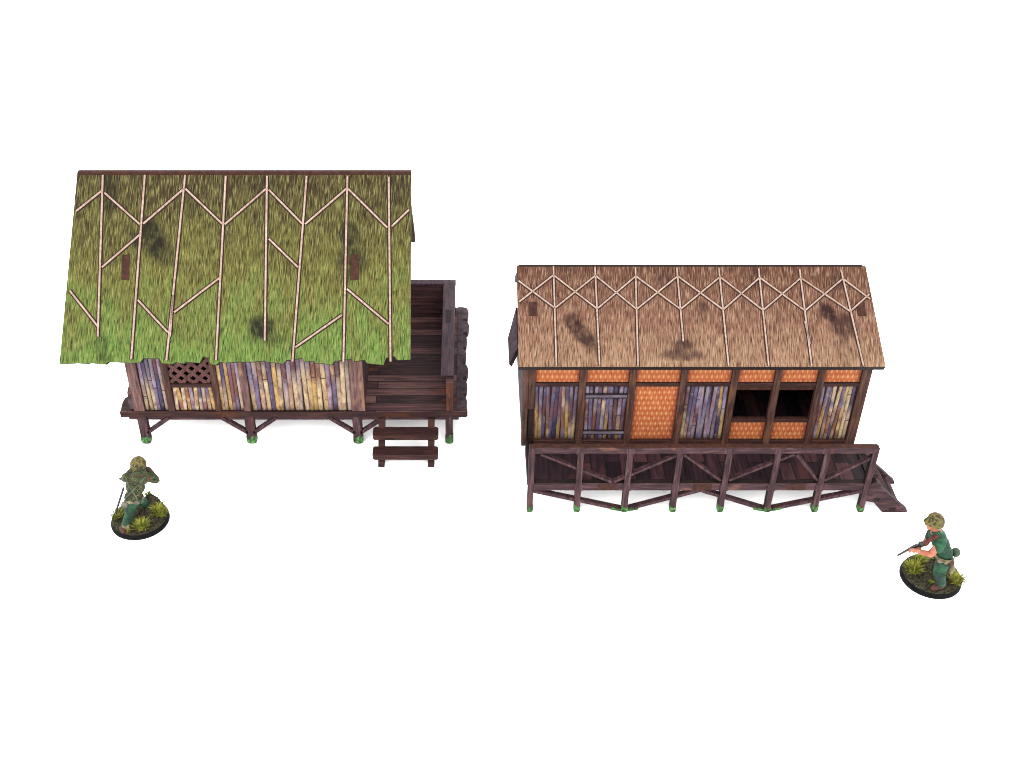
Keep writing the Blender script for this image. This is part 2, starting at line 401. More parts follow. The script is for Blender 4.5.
# bark-covered strip outside the parapet
mb = MB(); pr_ = [(x-.012, y) for x, y in right if y > YF+.15]
mb.prism([(-.52, YF+.2)]+pr_+[(-.52, YB-.05)], 'z', ZD+.004, ZD+.05, 0, 0)
part(mb, 'bark_strip', M['bark'], HL, deck)
mb = MB(); mb.box(-15.42, -.42, YF+.10, YF+.40, 1.33, ZD-.303, 0, mats={'d': 1}); part(mb, 'floor_beam', [M['beamX'], M['edge_dark']], HL)
mb = MB(); mb.box(-15.42, -.42, YB-.5, YB-.2, 1.33, ZD-.303, 0); part(mb, 'floor_beam', M['beamX'], HL)
for x in (-15.3, -.75):
    mb = MB(); mb.box(x-.15, x+.15, YF+.41, YB-.51, 1.33, ZD-.303, 0); part(mb, 'floor_beam', M['beamX'], HL)
for k, x in enumerate((-14.82, -9.95, -5.05, -.86)):
    wl = .42 if k < 3 else .34
    L = leg(HL, x, YF+.02, ZD-.306, wl, .3, .46)
    leg(HL, x, YB-.45, ZD-.306, wl, .3, .46)
    for s in (-1, 1):
        if (k == 0 and s < 0) or k == 3: continue
        ln = 1.25
        mb = MB(); mb.bar((x+s*.14, YF+.12, .62), (x+s*ln, YF+.12, 1.50), .16, (0, 1, 0), .2, 0)
        part(mb, 'brace', M['postZ'], HL)
# walls
YW = 41.75; X0, X1 = -15.08, -4.64; ZT = 6.25
def ubox(name, mat, x0, x1, y0, y1, z0, z1, root=HL, parent=None, other='edge'):
    mb = MB(); mb.box(x0, x1, y0, y1, z0, z1, 0, 1 if other else None); return part(mb, name, [M[mat]]+([M[other]] if other else []), root, parent)
mb = MB(); W = .28
mb.box(X0+.05, -13.42, YW+.09, YW+W, ZD, ZT, 0); mb.box(-13.42, -11.25, YW+.09, YW+W, ZD, 3.24, 0); mb.box(-13.42, -11.25, YW+.09, YW+W, 5.2, ZT, 0)
mb.box(-11.25, X1-.05, YW+.09, YW+W, ZD, ZT, 0)
part(mb, 'front_wall', M['edge'], HL)
bam = [(-14.58, -13.53, 6, .8, .95, 11), (-11.13, -10.12, 6, .55, .9, 12), (-9.77, -5.24, 21, .86, .9, 15)]
for (a, b, n, wl, ch, sd) in bam:
    mb = bamboo(a, b, YW+.085, ZD+.02, ZT-.1, n, wl, ch, .35, sd); part(mb, 'bamboo_panel', [M['paint'], M['edge_dark']], HL)
mb = bamboo(-13.22, -11.40, YW+.085, ZD+.02, 3.19, 10, 1.0, .1, .3, 21, 1.04); part(mb, 'bamboo_panel', [M['paint'], M['edge_dark']], HL)
for (a, b, m) in ((X0, -14.60, 'mauveZ'), (-13.53, -13.24, 'brownZ'), (-11.39, -11.13, 'brownZ'), (-10.12, -9.78, 'mauveZ'), (-5.23, X1, 'mauveZ')):
    ubox('wall_post', m, a, b, YW-.04, YW+.30, ZD+.002, ZT+.02)
ubox('window_rail', 'brownX', -13.235, -11.395, YW-.02, YW+.2, 3.20, 3.40)
# lattice window
def lattice(x0, x1, z0, z1, y):
    mb = MB(); st = .53; w_ = .175; n = Vector((0, 1, 0))
    k = -12
    for s in (1, -1):
        for q in range(-14, 22):
            c = x0+q*st
            # line x = c + s*(z-z0); clip to the frame
            za, zb = z0, z1; xa, xb = c, c+s*(z1-z0)
            lo, hi = (xa, xb) if s > 0 else (xb, xa)
            if hi < x0+.02 or lo > x1-.02: continue
            def zat(x): return z0+s*(x-c)
            pts = []
            xs = max(lo, x0); xe = min(hi, x1)
            if xe-xs < .06: continue
            mb.bar((xs, y+(.012 if s > 0 else .0), zat(xs)), (xe, y+(.012 if s > 0 else .0), zat(xe)), w_, (0, 1, 0), .04)
    return mb
part(lattice(-13.24, -11.39, 3.41, 5.2, YW+.06), 'lattice_window', M['latt'], HL)
# side and rear walls, pent in under the roof slope
gab = [(YW+.3, ZD), (YB-.4, ZD), (YB-.4, 5.7), (46.0, 11.2), (YW+.3, 6.3)]
for nm, xa in (('gable_wall', X0+.05), ('gable_wall', X1-.32)):
    mb = MB(); mb.prism(gab, 'x', xa, xa+.27, 0, 1); part(mb, nm, [M['postZ'], M['edge']], HL)
mb = MB(); mb.box(X0+.05, X1-.05, YB-.395, YB-.12, ZD, 5.6, 0); part(mb, 'rear_wall', M['postZ'], HL)
ubox('corner_log', 'bark', -15.32, X0-.005, YW+.1, YW+.55, ZD+.002, ZD+.6, other='bark')
# porch parapet: rear wall, side wall, capping rails
ZR = 3.67
mb = MB(); mb.box(X1, -.62, YB-.62, YB-.36, ZD+.002, ZR-.14, 0); part(mb, 'porch_rear_wall', M['deckL'], HL)
mb = MB(); mb.box(-.98, -.66, YF+.02, YB-.64, ZD+.002, ZR-.14, 0, mats={'f': 1}); part(mb, 'porch_side_wall', [M['deckL'], wood('orange_brown_post_end', (58, 30, 22), (104, 56, 34), (140, 80, 48), 'Z')], HL)
mb = MB(); mb.box(X1, -.60, YB-.66, YB-.24, ZR-.137, ZR, 0); part(mb, 'capping_rail', M['mauveY'], HL)
mb = MB(); mb.box(-1.22, -.64, YF+.36, YB-.662, ZR-.137, ZR, 0, mats={'f': 1}); cr = part(mb, 'capping_rail', [M['mauveY'], M['edge_dark']], HL)
mb = MB(); mb.box(-1.05, -.82, 46.3, 47.35, ZR+.0, ZR+.018, 0); part(mb, 'tenon', M['edge_dark'], HL, cr)
# steps
for x in (-3.90, -1.66):
    mb = MB(); c = [(x-.16, .1), (x-.1, .02), (x, 0), (x+.1, .02), (x+.16, .1)]
    # stringer leans from the ground up to the deck edge
    o_ = [(40.02, 0.0), (40.30, 0.0), (YF+.08, 1.35), (YF+.08, 1.56), (YF-.12, 1.56)]
    mb.prism(o_, 'x', x-.15, x+.15, 0, 0); part(mb, 'stair_stringer', M['brownX'], HL)
for (zt, ya, yb) in ((1.27, 40.74, 41.36), (.68, 40.06, 40.70)):
    mb = MB(); r = .08; xa, xb = -4.28, -1.34
    o_ = [(xa+r, ya), (xb-r, ya), (xb, ya+r), (xb, yb-r), (xb-r, yb), (xa+r, yb), (xa, yb-r), (xa, ya+r)]
    mb.prism(o_, 'z', zt-.27, zt, 0, 1); part(mb, 'step', [M['brownX'], wood('step_front', (44, 22, 22), (84, 50, 44), (112, 74, 60), 'X', None, .6, 8)], HL)
# roof
rj = random.Random(5)
cuts = []; x = 0
while x < 1:
    wd_ = rj.uniform(.018, .055); cuts.append((x, x+wd_, rj.choice([0, .05, .12, .2, .26, -.04, .0]), rj.uniform(-.1, .1))); x += wd_
def jagL(s):
    for a, b, v, sl in cuts:
        if a <= s < b: return -v+sl*(s-a)/(b-a)
    return -.05
AL, BL = (40.6, 5.42), (46.0, 11.64)
LST = [(-13.5, 2.95, .45, .95, -.35, 1), (-14.15, 2.95, .45, .35, .3, .7), (-13.0, 3.6, .35, .5, -.4, .5), (-5.1, 2.75, .40, .55, 0, .9), (-5.0, 3.95, .62, .65, 0, .75), (-8.82, 6.75, .52, .52, 0, 1), (-8.6, 7.25, .8, .25, 0, .5), (-15.45, .9, .35, 1.0, 0, .75), (-9.0, .6, .9, .4, 0, .35), (-3.0, .9, .5, .6, 0, .4), (-11.9, 1.3, .3, .7, 0, .3), (-15.6, 7.6, .25, .6, 0, .5)]
pan, pt, nrm = roof_panel(HL, -16.87, -2.45, -17.42, -2.46, AL, BL, 8.28, M['thL'], jagL, LST, side=M['thedge'])
LR = [(-15.75, 0.14, -15.8, 7.17), (-13.94, 0.14, -14.35, 8.12), (-12.2, 0.14, -12.85, 8.17), (-10.45, 0.18, -10.74, 8.17), (-8.67, 0.18, -8.67, 7.32), (-6.96, 0.18, -7.48, 8.22), (-5.2, 0.18, -5.31, 8.24), (-3.42, 0.22, -3.3, 8.22), (-16.86, 1.72, -15.79, 0.84), (-15.66, 0.92, -14.07, 2.33), (-13.96, 2.27, -12.25, 0.75), (-12.17, 0.75, -10.54, 2.3), (-10.46, 2.3, -8.71, 0.75), (-15.69, 4.16, -14.11, 2.76), (-17.04, 5.18, -15.82, 6.7), (-14.12, 5.58, -12.81, 6.97), (-12.56, 6.11, -10.65, 4.63), (-8.58, 0.79, -7.13, 2.27), (-7.0, 2.29, -5.25, 0.75), (-5.16, 0.75, -3.47, 2.44), (-3.28, 2.39, -2.54, 1.66), (-8.55, 2.93, -7.29, 4.16), (-7.36, 7.61, -5.39, 6.22), (-5.18, 5.1, -3.39, 6.61), (-12.62, 5.35, -12.72, 7.15)]
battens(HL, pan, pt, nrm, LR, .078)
for u in (-14.68, -4.86):
    mb = MB(); mb.bar(pt(u, 3.62, .01), pt(u-.0, 4.70, .01), .34, nrm, .05); part(mb, 'roof_tab', M['edge'], HL, pan)
panb, ptb, nb = roof_panel(HL, -16.83, -2.6, -16.83, -2.6, (51.2, 5.42), (46.0, 11.64), 8.0, M['thL'], jagL, [], flip=-1, side=M['thedge'])
mb = MB(); mb.box(-16.84, -2.44, 45.91, 46.12, 11.52, 11.69, 0); part(mb, 'ridge_board', M['edge'], HL)

# ================================================================ RIGHT HUT (brown thatch, railed veranda)
HR = thing('raised_hut', (9.7, 42.5, 0), 'raised wooden hut with brown thatched roof, orange woven panels and cross-braced front railing', 'hut')
YR = 37.28; ZT2 = 3.42; ZF = 1.43; YW2 = 39.9; YB2 = 46.8; GZ = .155
PX = [2.66, 4.69, 6.74, 8.82, 10.87, 12.90, 14.94, 16.93]
mb = MB(); mb.box(2.56, 17.02, YR+.31, YB2, 1.12, ZF, 0, mats={'d': 1}); part(mb, 'veranda_floor', [M['deckR'], M['edge_dark']], HR)
mb = MB(); mb.box(2.70, 16.90, YR+.02, YR+.30, 1.06, ZF+.03, 0, mats={'t': 1, 'd': 1}); fas = part(mb, 'lower_rail', [M['beamX'], M['edge_dark']], HR)
for xc in (5.92, 9.95, 13.95):
    mb = MB(); mb.box(xc-.42, xc+.42, YR+.012, YR+.2, 1.08, ZF+.012, 0); part(mb, 'tenon', M['edge'], HR, fas)
mb = MB(); mb.box(2.54, 17.03, YR, YR+.30, 3.11, ZT2, 0, mats={'t': 1, 'l': 1, 'r': 1, 'd': 1}); part(mb, 'top_rail', [M['beamX'], M['edge']], HR)
for k, x in enumerate(PX):
    r = .125; y0 = YR-.012
    pts = [(x+r*math.cos(math.pi+math.pi*q/8), r+r*math.sin(math.pi+math.pi*q/8)-GZ) for q in range(9)]
    h = 3.40
    if k in (0, 7): out = pts+[(x+r, h), (x-r, h)]
    else: out = pts+[(x+r, 1.06), (x+.18, 1.08), (x+.18, 1.42), (x+r, 1.44), (x+r, 3.10), (x+.22, 3.12), (x+.22, h), (x-.22, h), (x-.22, 3.12), (x-r, 3.10), (x-r, 1.44), (x-.18, 1.42), (x-.18, 1.08), (x-r, 1.06)]
    mb = MB(); mb.prism(out, 'y', y0, y0+.27, 0, 1); L = part(mb, 'leg', [M['postZ'], M['edge_dark']], HR)
    mh = random.uniform(.28, .42)
    pts2 = [(x+(a-x)*1.12, max(-GZ, b-.005)) for a, b in pts]
    mb = MB(); mb.prism(pts2+[(x+r*1.12, mh-GZ), (x+.03, mh*.7-GZ), (x-r*1.12, mh*1.15-GZ)], 'y', y0-.014, y0+.16, 0, 0); part(mb, 'moss_patch', M['moss'], HR, L)
    # rear legs under the house
    mb = MB(); mb.prism(pts+[(x+r, 1.115), (x-r, 1.115)], 'y', YB2-.4, YB2-.13, 0, 1)
    if k % 2 == 0 or k == 7: part(mb, 'leg', [M['postZ'], M['edge_dark']], HR)
# thin railing diagonals and the heavy zigzag below
z_lo, z_hi = 1.50, 3.02
for (xa, za, xb, zb) in ((3.05, z_hi, 6.10, z_lo), (6.16, z_lo, 8.70, z_hi-.05), (9.0, z_hi-.02, 10.70, z_lo+.1), (11.05, z_lo+.1, 13.60, z_hi+.02), (13.66, z_hi, 14.80, z_lo+.1), (15.1, z_lo+.1, 16.82, z_hi-.2)):
    mb = MB(); mb.bar((xa, YR+.14, za), (xb, YR+.14, zb), .105, (0, 1, 0), .2, 0); part(mb, 'rail_brace', M['postZ'], HR)
for (xa, za, xb, zb) in ((2.78, 1.0, 6.70, -.07), (6.78, -.07, 9.88, 1.04), (9.92, 1.04, 12.86, -.07), (12.94, -.07, 16.80, 1.0)):
    mb = MB(); mb.bar((xa, YR+.145, za), (xb, YR+.145, zb), .15, (0, 1, 0), .22, 0); part(mb, 'zigzag_brace', M['postZ'], HR)
for x in (6.74, 12.90):
    mb = MB()
    for s in (-1, 1): mb.bar((x+s*.1, YR+.012, -.07), (x+s*.60, YR+.012, .06), .11, (0, 1, 0), .03)
    part(mb, 'moss_patch', M['moss'], HR)
# side skirts of the veranda
for x in (2.30, 17.03):
    mb = MB(); mb.prism([(YR+.34, 1.1), (YR+.34, 1.6), (38.6, 1.7), (YW2-.05, 1.9), (YW2-.05, 1.1)] if x < 5 else [(YR+.34, 1.1), (YR+.34, 1.5), (YW2-.05, 1.5), (YW2-.05, 1.1)], 'x', x+(.22 if x < 5 else 0), x+.30, 0, 0)
    part(mb, 'side_skirt', M['darkin'], HR)
# front wall grid
XL, XR_ = 2.36, 17.04; ZTW = 5.80
mb = MB(); mb.box(XL+.3, 11.15, YW2+.09, YW2+.3, ZF+.002, ZTW, 0); mb.box(11.15, 15.1, YW2+.09, YW2+.3, ZF+.002, 2.72, 0); mb.box(11.15, 15.1, YW2+.09, YW2+.3, 4.36, ZTW, 0)
mb.box(15.1, XR_-.1, YW2+.09, YW2+.3, ZF+.002, ZTW, 0)
part(mb, 'front_wall', M['edge'], HR)
WP = [4.87, 6.98, 9.14, 11.30, 13.12, 14.95]
for x in WP: ubox('wall_post', 'brownZ', x-.15, x+.15, YW2-.05, YW2+.2, ZF+.002, ZTW, HR)
ubox('wall_post', 'brownZ', 16.62, XR_, YW2-.05, YW2+.3, ZF+.002, ZTW, HR)
lp = ubox('wall_post', 'brownZ', 2.575, 2.86, YW2-.05, YW2+.2, 3.45, ZTW, HR)
ubox('wall_post', 'darkin', 2.60, 2.80, YW2+.01, YW2+.2, ZF+.002, 3.445, HR)
ubox('wall_post', 'brownZ', XL-.02, 2.57, YW2-.1, YW2+.35, ZF+.002, ZTW, HR)
edges = [2.86]+[v for x in WP for v in (x-.152, x+.152)]+[16.615]
for i in range(7):
    a, b = edges[2*i]+.003, edges[2*i+1]-.003
    ubox('wall_rail', 'brownX', a, b, YW2-.035, YW2+.2, 4.64, 4.83, HR)
    ubox('wall_rail', 'brownX', a, b, YW2-.06, YW2+.2, ZF+.003, 1.74, HR)
    def mat_panel(z0, z1, nm='woven_panel'):
        mb = MB(); nu, nv = 26, max(5, int((z1-z0)/.08)); ids = []
        for jj in range(nv+1):
            for ii in range(nu+1):
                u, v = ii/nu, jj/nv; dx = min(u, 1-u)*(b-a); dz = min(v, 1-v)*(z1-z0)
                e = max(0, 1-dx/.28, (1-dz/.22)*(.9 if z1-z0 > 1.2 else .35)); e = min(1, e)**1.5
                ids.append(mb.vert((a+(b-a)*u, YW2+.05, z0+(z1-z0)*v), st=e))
        for jj in range(nv):
            for ii in range(nu):
                q = jj*(nu+1)+ii; mb.face((q, q+1, q+nu+2, q+nu+1))
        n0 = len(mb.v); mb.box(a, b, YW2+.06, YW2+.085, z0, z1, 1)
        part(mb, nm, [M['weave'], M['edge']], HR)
    mat_panel(4.84, ZTW-.02)
    if i == 0: mb = bamboo(a+.02, b-.02, YW2+.085, 1.75, 4.63, 11, .45, .9, .45, 31, .86)
    elif i == 1: mb = bamboo(a+.02, b-.02, YW2+.085, 1.75, 4.63, 10, .35, .85, .35, 32, .92)
    elif i == 3: mb = bamboo(a+.02, b-.02, YW2+.085, 1.75, 4.63, 11, .75, .8, .25, 34, .95)
    elif i == 6: mb = bamboo(a+.02, b-.02, YW2+.085, 1.75, 4.63, 9, .85, .45, .4, 37, .95)
    elif i == 2: mat_panel(1.75, 4.63); mb = None
    else:
        ubox('window_rail', 'brownX', a, b, YW2-.03, YW2+.2, 2.70, 2.87, HR)
        mat_panel(1.75, 2.695); mb = None
    if mb: bp = part(mb, 'bamboo_panel', [M['paint'], M['edge_dark']], HR)
    if i == 1:
        for z in (4.12, 2.14):
            mb = MB(); mb.box(a+.01, b-.01, YW2-.04, YW2+.02, z-.06, z+.06, 0); part(mb, 'cross_bar', wood('grey_cross_bar', (66, 56, 70), (126, 112, 130), (172, 158, 172), 'X'), HR, bp)
            mb = MB(); mb.box(a+.01, b-.01, YW2-.01, YW2+.03, z-.13, z+.13, 0); part(mb, 'cross_bar_painted_shade', M['edge_dark'], HR, bp)  # dark strip behind each cross bar, shade put in as colour
gab2 = [(YW2+.31, ZF), (YB2, ZF), (YB2, 5.4), (43.3, 8.05), (YW2+.31, 6.2)]
for xa in (XL+.02, XR_-.3):
    mb = MB(); mb.prism(gab2, 'x', xa, xa+.27, 0, 1); part(mb, 'gable_wall', [M['postZ'], M['edge']], HR)
mb = MB(); mb.box(XL+.3, XR_-.31, YB2-.27, YB2-.01, ZF+.002, 5.4, 0); part(mb, 'rear_wall', M['postZ'], HR)
# roof
AR, BR = (39.0, 6.18), (43.3, 8.55)
RST = [(4.4, 2.75, .32, .38, 0, 1.1), (4.82, 3.35, .34, .78, -.62, 1), (5.2, 3.9, .3, .5, -.6, .4), (8.95, 3.85, .42, .3, 0, .9), (8.9, 4.25, .85, .26, 0, .8), (9.92, 2.0, .2, .2, 0, .9), (9.8, 2.4, .3, .35, 0, .3), (15.15, 2.3, .30, .5, -.5, 1.1), (15.75, 2.9, .5, .6, -.3, .9), (15.55, 4.1, .3, .8, 0, .3), (8.4, .7, .3, .5, 0, .4), (4.2, .3, .3, .5, 0, .35), (15.7, .8, .3, .5, 0, .4), (12.2, .5, .3, .6, 0, .3)]
pan, pt, nrm = roof_panel(HR, 2.09, 17.05, 2.09, 17.21, AR, BR, 4.80, M['thR'], lambda s: 0, RST)
RR = [(3.66, 0.07, 3.64, 4.76), (5.44, 0.1, 5.42, 4.76), (7.17, 0.13, 7.0, 4.76), (8.94, 0.15, 8.95, 3.64), (10.74, 0.15, 10.73, 4.76), (12.44, 0.19, 12.38, 4.76), (14.19, 0.21, 14.15, 4.76), (15.96, 0.27, 16.28, 4.76), (2.16, 0.78, 3.66, 2.09), (2.16, 1.79, 3.65, 0.5), (3.65, 0.5, 5.44, 2.12), (3.66, 2.09, 5.44, 0.52), (5.44, 0.52, 7.1, 2.14), (5.44, 2.12, 7.16, 0.55), (7.16, 0.55, 8.95, 2.14), (7.1, 2.14, 8.95, 0.55), (8.95, 0.55, 10.74, 2.16), (8.95, 2.14, 10.75, 0.59), (10.75, 0.59, 12.42, 2.19), (10.74, 2.16, 12.44, 0.62), (12.44, 0.62, 14.18, 2.21), (12.42, 2.19, 14.19, 0.64), (14.19, 0.64, 16.08, 2.24), (14.18, 2.21, 15.98, 0.67), (15.98, 0.67, 17.0, 1.65), (16.08, 2.24, 17.0, 1.42), (14.12, 2.7, 14.20, 3.75)]
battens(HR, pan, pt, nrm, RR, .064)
for u in (2.74, 16.56):
    mb = MB(); mb.bar(pt(u, 1.80, .01), pt(u, 2.44, .01), .34, nrm, .05); part(mb, 'roof_tab', M['edge'], HR, pan)
roof_panel(HR, 2.2, 16.9, 2.2, 16.9, (47.3, 5.55), (43.3, 8.55), 4.95, M['thR'], lambda s: 0, [], flip=-1)
mb = MB(); mb.box(2.17, 16.9, 43.24, 43.36, 8.40, 8.575, 0); part(mb, 'ridge_board', M['edge_dark'], HR)
# small skirt roof on the left gable
mb = MB()
top = [(2.08, 40.3, 6.35), (2.08, 42.6, 6.9)]; bot = [(1.72, 39.95, 5.75), (1.72, 41.9, 5.75)]
q = [mb.vert(p) for p in (bot[0], bot[1], top[1], top[0])]
q2 = [mb.vert((p[0]+.12, p[1]+.02, p[2]-.16)) for p in (bot[0], bot[1], top[1], top[0])]
mb.face(q, 0); mb.face(q2[::-1], 1)
for k in range(4): mb.face((q[k], q2[k], q2[(k+1) % 4], q[(k+1) % 4]), 1)
part(mb, 'side_awning', [wood('dark_thatch_strip', (48, 38, 46), (84, 66, 74), (120, 98, 104), 'Z'), M['edge_dark']], HR)
# side stairs
for y in (YR-.02, 39.1):
    mb = MB(); mb.prism([(17.06, 1.42), (17.30, 1.60), (17.52, 1.42), (17.52, 1.30), (18.95, -.05), (18.95, -GZ), (17.90, -GZ), (17.40, .42), (17.06, .50)], 'y', y, y+.26, 0, 1)
    st_ = part(mb, 'stair_stringer', [M['beamX'], M['edge_dark']], HR)
    for (xx, zz) in ((17.50, .58), (18.28, .04)):
        mb = MB(); mb.box(xx-.15, xx+.15, y-.012, y+.1, zz-.11, zz+.11, 0); part(mb, 'tenon', M['edge_dark'], HR, st_)
for (xx, zz) in ((17.34, 1.16), (17.78, .78), (18.28, .36)):
    mb = MB(); mb.box(xx-.25, xx+.25, YR+.245, 39.095, zz-.2, zz-.02, 0); part(mb, 'step', M['deckR'], HR)
mb = MB(); mb.box(17.26, 17.62, 37.9, 39.6, 1.17, 1.43, 0, mats={'t': 0}); part(mb, 'landing_board', M['beamX'], HR)

# ================================================================ FIGURINES
def capsule(bm, a, b, ra, rb, seg=12):
    a, b = Vector(a), Vector(b); d = b-a; L = d.length
    q = d.to_track_quat('Z', 'Y').to_matrix().to_4x4() if L > 1e-6 else Matrix.Identity(4)
    if L > 1e-6:
        bmesh.ops.create_cone(bm, cap_ends=True, segments=seg, radius1=ra, radius2=rb, depth=L, matrix=Matrix.Translation((a+b)/2) @ q)
    for p, r in ((a, ra), (b, rb)):
        bmesh.ops.create_uvsphere(bm, u_segments=seg, v_segments=8, radius=r, matrix=Matrix.Translation(p))
def ell(bm, c, r, rot=(0, 0, 0)):
    from mathutils import Euler
    mt = Matrix.Translation(c) @ Euler(rot).to_matrix().to_4x4() @ Matrix.Diagonal((*r, 1))
    bmesh.ops.create_uvsphere(bm, u_segments=16, v_segments=10, radius=1, matrix=mt)
def blob(name, fill, mat, root, parent=None, voxel=.03, smooth=3):
    """union of rounded shapes turned into one continuous skin"""
    bm = bmesh.new(); fill(bm); me = bpy.data.meshes.new(name); bm.to_mesh(me); bm.free()
    o = bpy.data.objects.new(name, me); COL.objects.link(o)
    r = o.modifiers.new('r', 'REMESH'); r.mode = 'VOXEL'; r.voxel_size = voxel; r.use_smooth_shade = True
    sm = o.modifiers.new('s', 'SMOOTH'); sm.iterations = smooth; sm.factor = .5
    dg = bpy.context.evaluated_depsgraph_get(); dg.update()
    m2 = bpy.data.meshes.new_from_object(o.evaluated_get(dg)); m2.name = name
    o.modifiers.clear(); o.data = m2; m2.materials.clear(); m2.materials.append(mat)
    for p in m2.polygons: p.use_smooth = True
    o.parent = parent or root
    return o
def chain(bm, pts, rad):
    for k in range(len(pts)-1): capsule(bm, pts[k], pts[k+1], rad[k], rad[k+1])
def hand(bm, wrist, d, up, sc=1.0, curl=.5):
    """palm with four bent fingers and a thumb"""
    w_ = Vector(wrist); d = Vector(d).normalized(); up = Vector(up).normalized(); s_ = d.cross(up).normalized()
    for k in (-.5, .5): capsule(bm, w_+s_*k*.07*sc, w_+d*.16*sc+s_*k*.10*sc, .055*sc, .055*sc, 8)
    for k, ln in enumerate((.15, .18, .165, .125)):
        o = w_+d*.17*sc+s_*(k-1.5)*.062*sc
        p1 = o+d*ln*.5*sc-up*.02*sc; p2 = p1+(d*(1-curl)-up*curl).normalized()*ln*.5*sc
        capsule(bm, o, p1, .030*sc, .028*sc, 8); capsule(bm, p1, p2, .028*sc, .024*sc, 8)
    o = w_+d*.05*sc-s_*.10*sc; p1 = o+(d*.6-s_*.5).normalized()*.09*sc; capsule(bm, o, p1, .034*sc, .03*sc, 8)
    capsule(bm, p1, p1+(d*.8-up*.5).normalized()*.08*sc, .03*sc, .025*sc, 8)
def base(root, r, seed, tufts, mound):
    rnd = random.Random(seed); mb = MB(); n = 48
    prof = [(r, 0), (r, .05), (r*.955, .19), (r*.94, .22)]
    rings = [[mb.vert((q*math.cos(2*math.pi*k/n), q*math.sin(2*math.pi*k/n), z)) for k in range(n)] for q, z in prof]
    for a, b in zip(rings, rings[1:]):
        for k in range(n): mb.face((a[k], a[(k+1) % n], b[(k+1) % n], b[k]), 0, True)
    def hgt(x, y):
        z = .23
        for (mx, my, mr, mh) in mound: z += mh*math.exp(-((x-mx)**2+(y-my)**2)/mr**2)
        e = math.hypot(x, y)/r
        return (z+rnd.uniform(-.028, .028)) * (1 if e < .85 else 1)
    prev = rings[-1]; nr = 12
    for j in range(1, nr):
        q = r*.94*(1-j/nr)
        cur = []
        for k in range(n):
            a = 2*math.pi*k/n; xx, yy = q*math.cos(a), q*math.sin(a)
            cur.append(mb.vert((xx, yy, hgt(xx, yy))))
        for k in range(n): mb.face((prev[k], prev[(k+1) % n], cur[(k+1) % n], cur[k]), 1, False)
        prev = cur
    c = mb.vert((0, 0, hgt(0, 0)))
    for k in range(n): mb.face((prev[k], prev[(k+1) % n], c), 1)
    b = mb.build('base', [M['rim'], M['soil']], root)
    mb = MB()
    for k in range(420):
        a = rnd.uniform(0, 6.28); q = r*.92*math.sqrt(rnd.random()); s = rnd.uniform(.012, .045)
        bm = bmesh.new(); bmesh.ops.create_icosphere(bm, subdivisions=1, radius=s)
        for v in bm.verts: v.co *= rnd.uniform(.7, 1.3)
        mb.take(bm, Matrix.Translation((q*math.cos(a), q*math.sin(a), hgt(q*math.cos(a), q*math.sin(a))+s*.3)))
    gr = mb.build('grit', M['stone'], b); gr['kind'] = 'stuff'
    for (tx, ty, tr, th, nb_) in tufts:
        mb = MB()
        for k in range(int(nb_*1.25)):
            a = rnd.uniform(0, 6.28); q = tr*.45*math.sqrt(rnd.random()); x, y = tx+q*math.cos(a), ty+q*math.sin(a)
            z = hgt(x, y)-.02; a2 = a+rnd.uniform(-.6, .6); out = rnd.uniform(.1, 1)*tr; h = th*.85*rnd.uniform(.5, 1.1); wd = rnd.uniform(.010, .020)
            sx, sy = -math.sin(a2)*wd, math.cos(a2)*wd
            p = [(x, y, z), (x+out*.4*math.cos(a2), y+out*.4*math.sin(a2), z+h*.62), (x+out*math.cos(a2), y+out*math.sin(a2), z+h)]
            v = [mb.vert((p[0][0]-sx, p[0][1]-sy, p[0][2])), mb.vert((p[0][0]+sx, p[0][1]+sy, p[0][2])), mb.vert((p[1][0]+sx, p[1][1]+sy, p[1][2])), mb.vert((p[1][0]-sx, p[1][1]-sy, p[1][2])), mb.vert(p[2])]
            mb.face((v[0], v[1], v[2], v[3])); mb.face((v[3], v[2], v[4]))
        mb.build('grass_tuft', M['grass'], b)
    return b

# ---- soldier seen from behind, camouflage jacket, aiming away
F1 = thing('soldier_figurine', (-13.96, 36.58, 0), 'miniature soldier in camouflage jacket seen from behind, aiming away, on grassy round base', 'figurine', 'painted soldier figurines on round bases')
base(F1, 1.23, 4, [(-.95, -.05, .36, .42, 90), (.25, -.72, .42, .50, 130), (.86, .12, .42, .50, 130), (.3, .85, .25, .3, 50), (-.3, -.95, .16, .2, 30)], [(.35, .62, .42, .62), (-.55, .3, .3, .12)])
hd = Vector((.29, .12, 3.06))
def f1body(bm):
    ell(bm, hd, (.22, .25, .28)); capsule(bm, (.27, .05, 2.62), hd-Vector((0, 0, .12)), .13, .13)
    ell(bm, hd+Vector((0, .25, -.04)), (.05, .06, .07))
    for s in (-1, 1): ell(bm, hd+Vector((s*.215, .02, -.02)), (.03, .05, .07))
    chain(bm, [(.27, .05, 2.62), (.12, -.05, 2.1), (-.08, -.15, 1.5)], [.2, .24, .22])
    chain(bm, [(-.26, .02, 2.50), (-.40, .30, 2.14), (.0, .85, 2.45)], [.12, .11, .08])
    chain(bm, [(.58, .08, 2.44), (.68, .38, 2.0), (.34, .60, 2.36)], [.12, .11, .08])
    chain(bm, [(-.16, -.18, 1.35), (-.20, -.42, .88), (-.42, -.72, .42)], [.16, .12, .09])
    chain(bm, [(.08, -.05, 1.35), (.12, .18, .9), (.15, .36, .52)], [.16, .12, .09])
    hand(bm, (.0, .85, 2.45), (.4, .3, .35), (-.4, .6, .6), 1, .6); hand(bm, (.34, .60, 2.36), (-.3, .45, .3), (.3, .2, .9), 1, .6)
b1 = blob('body', f1body, M['skin'], F1, voxel=.026)
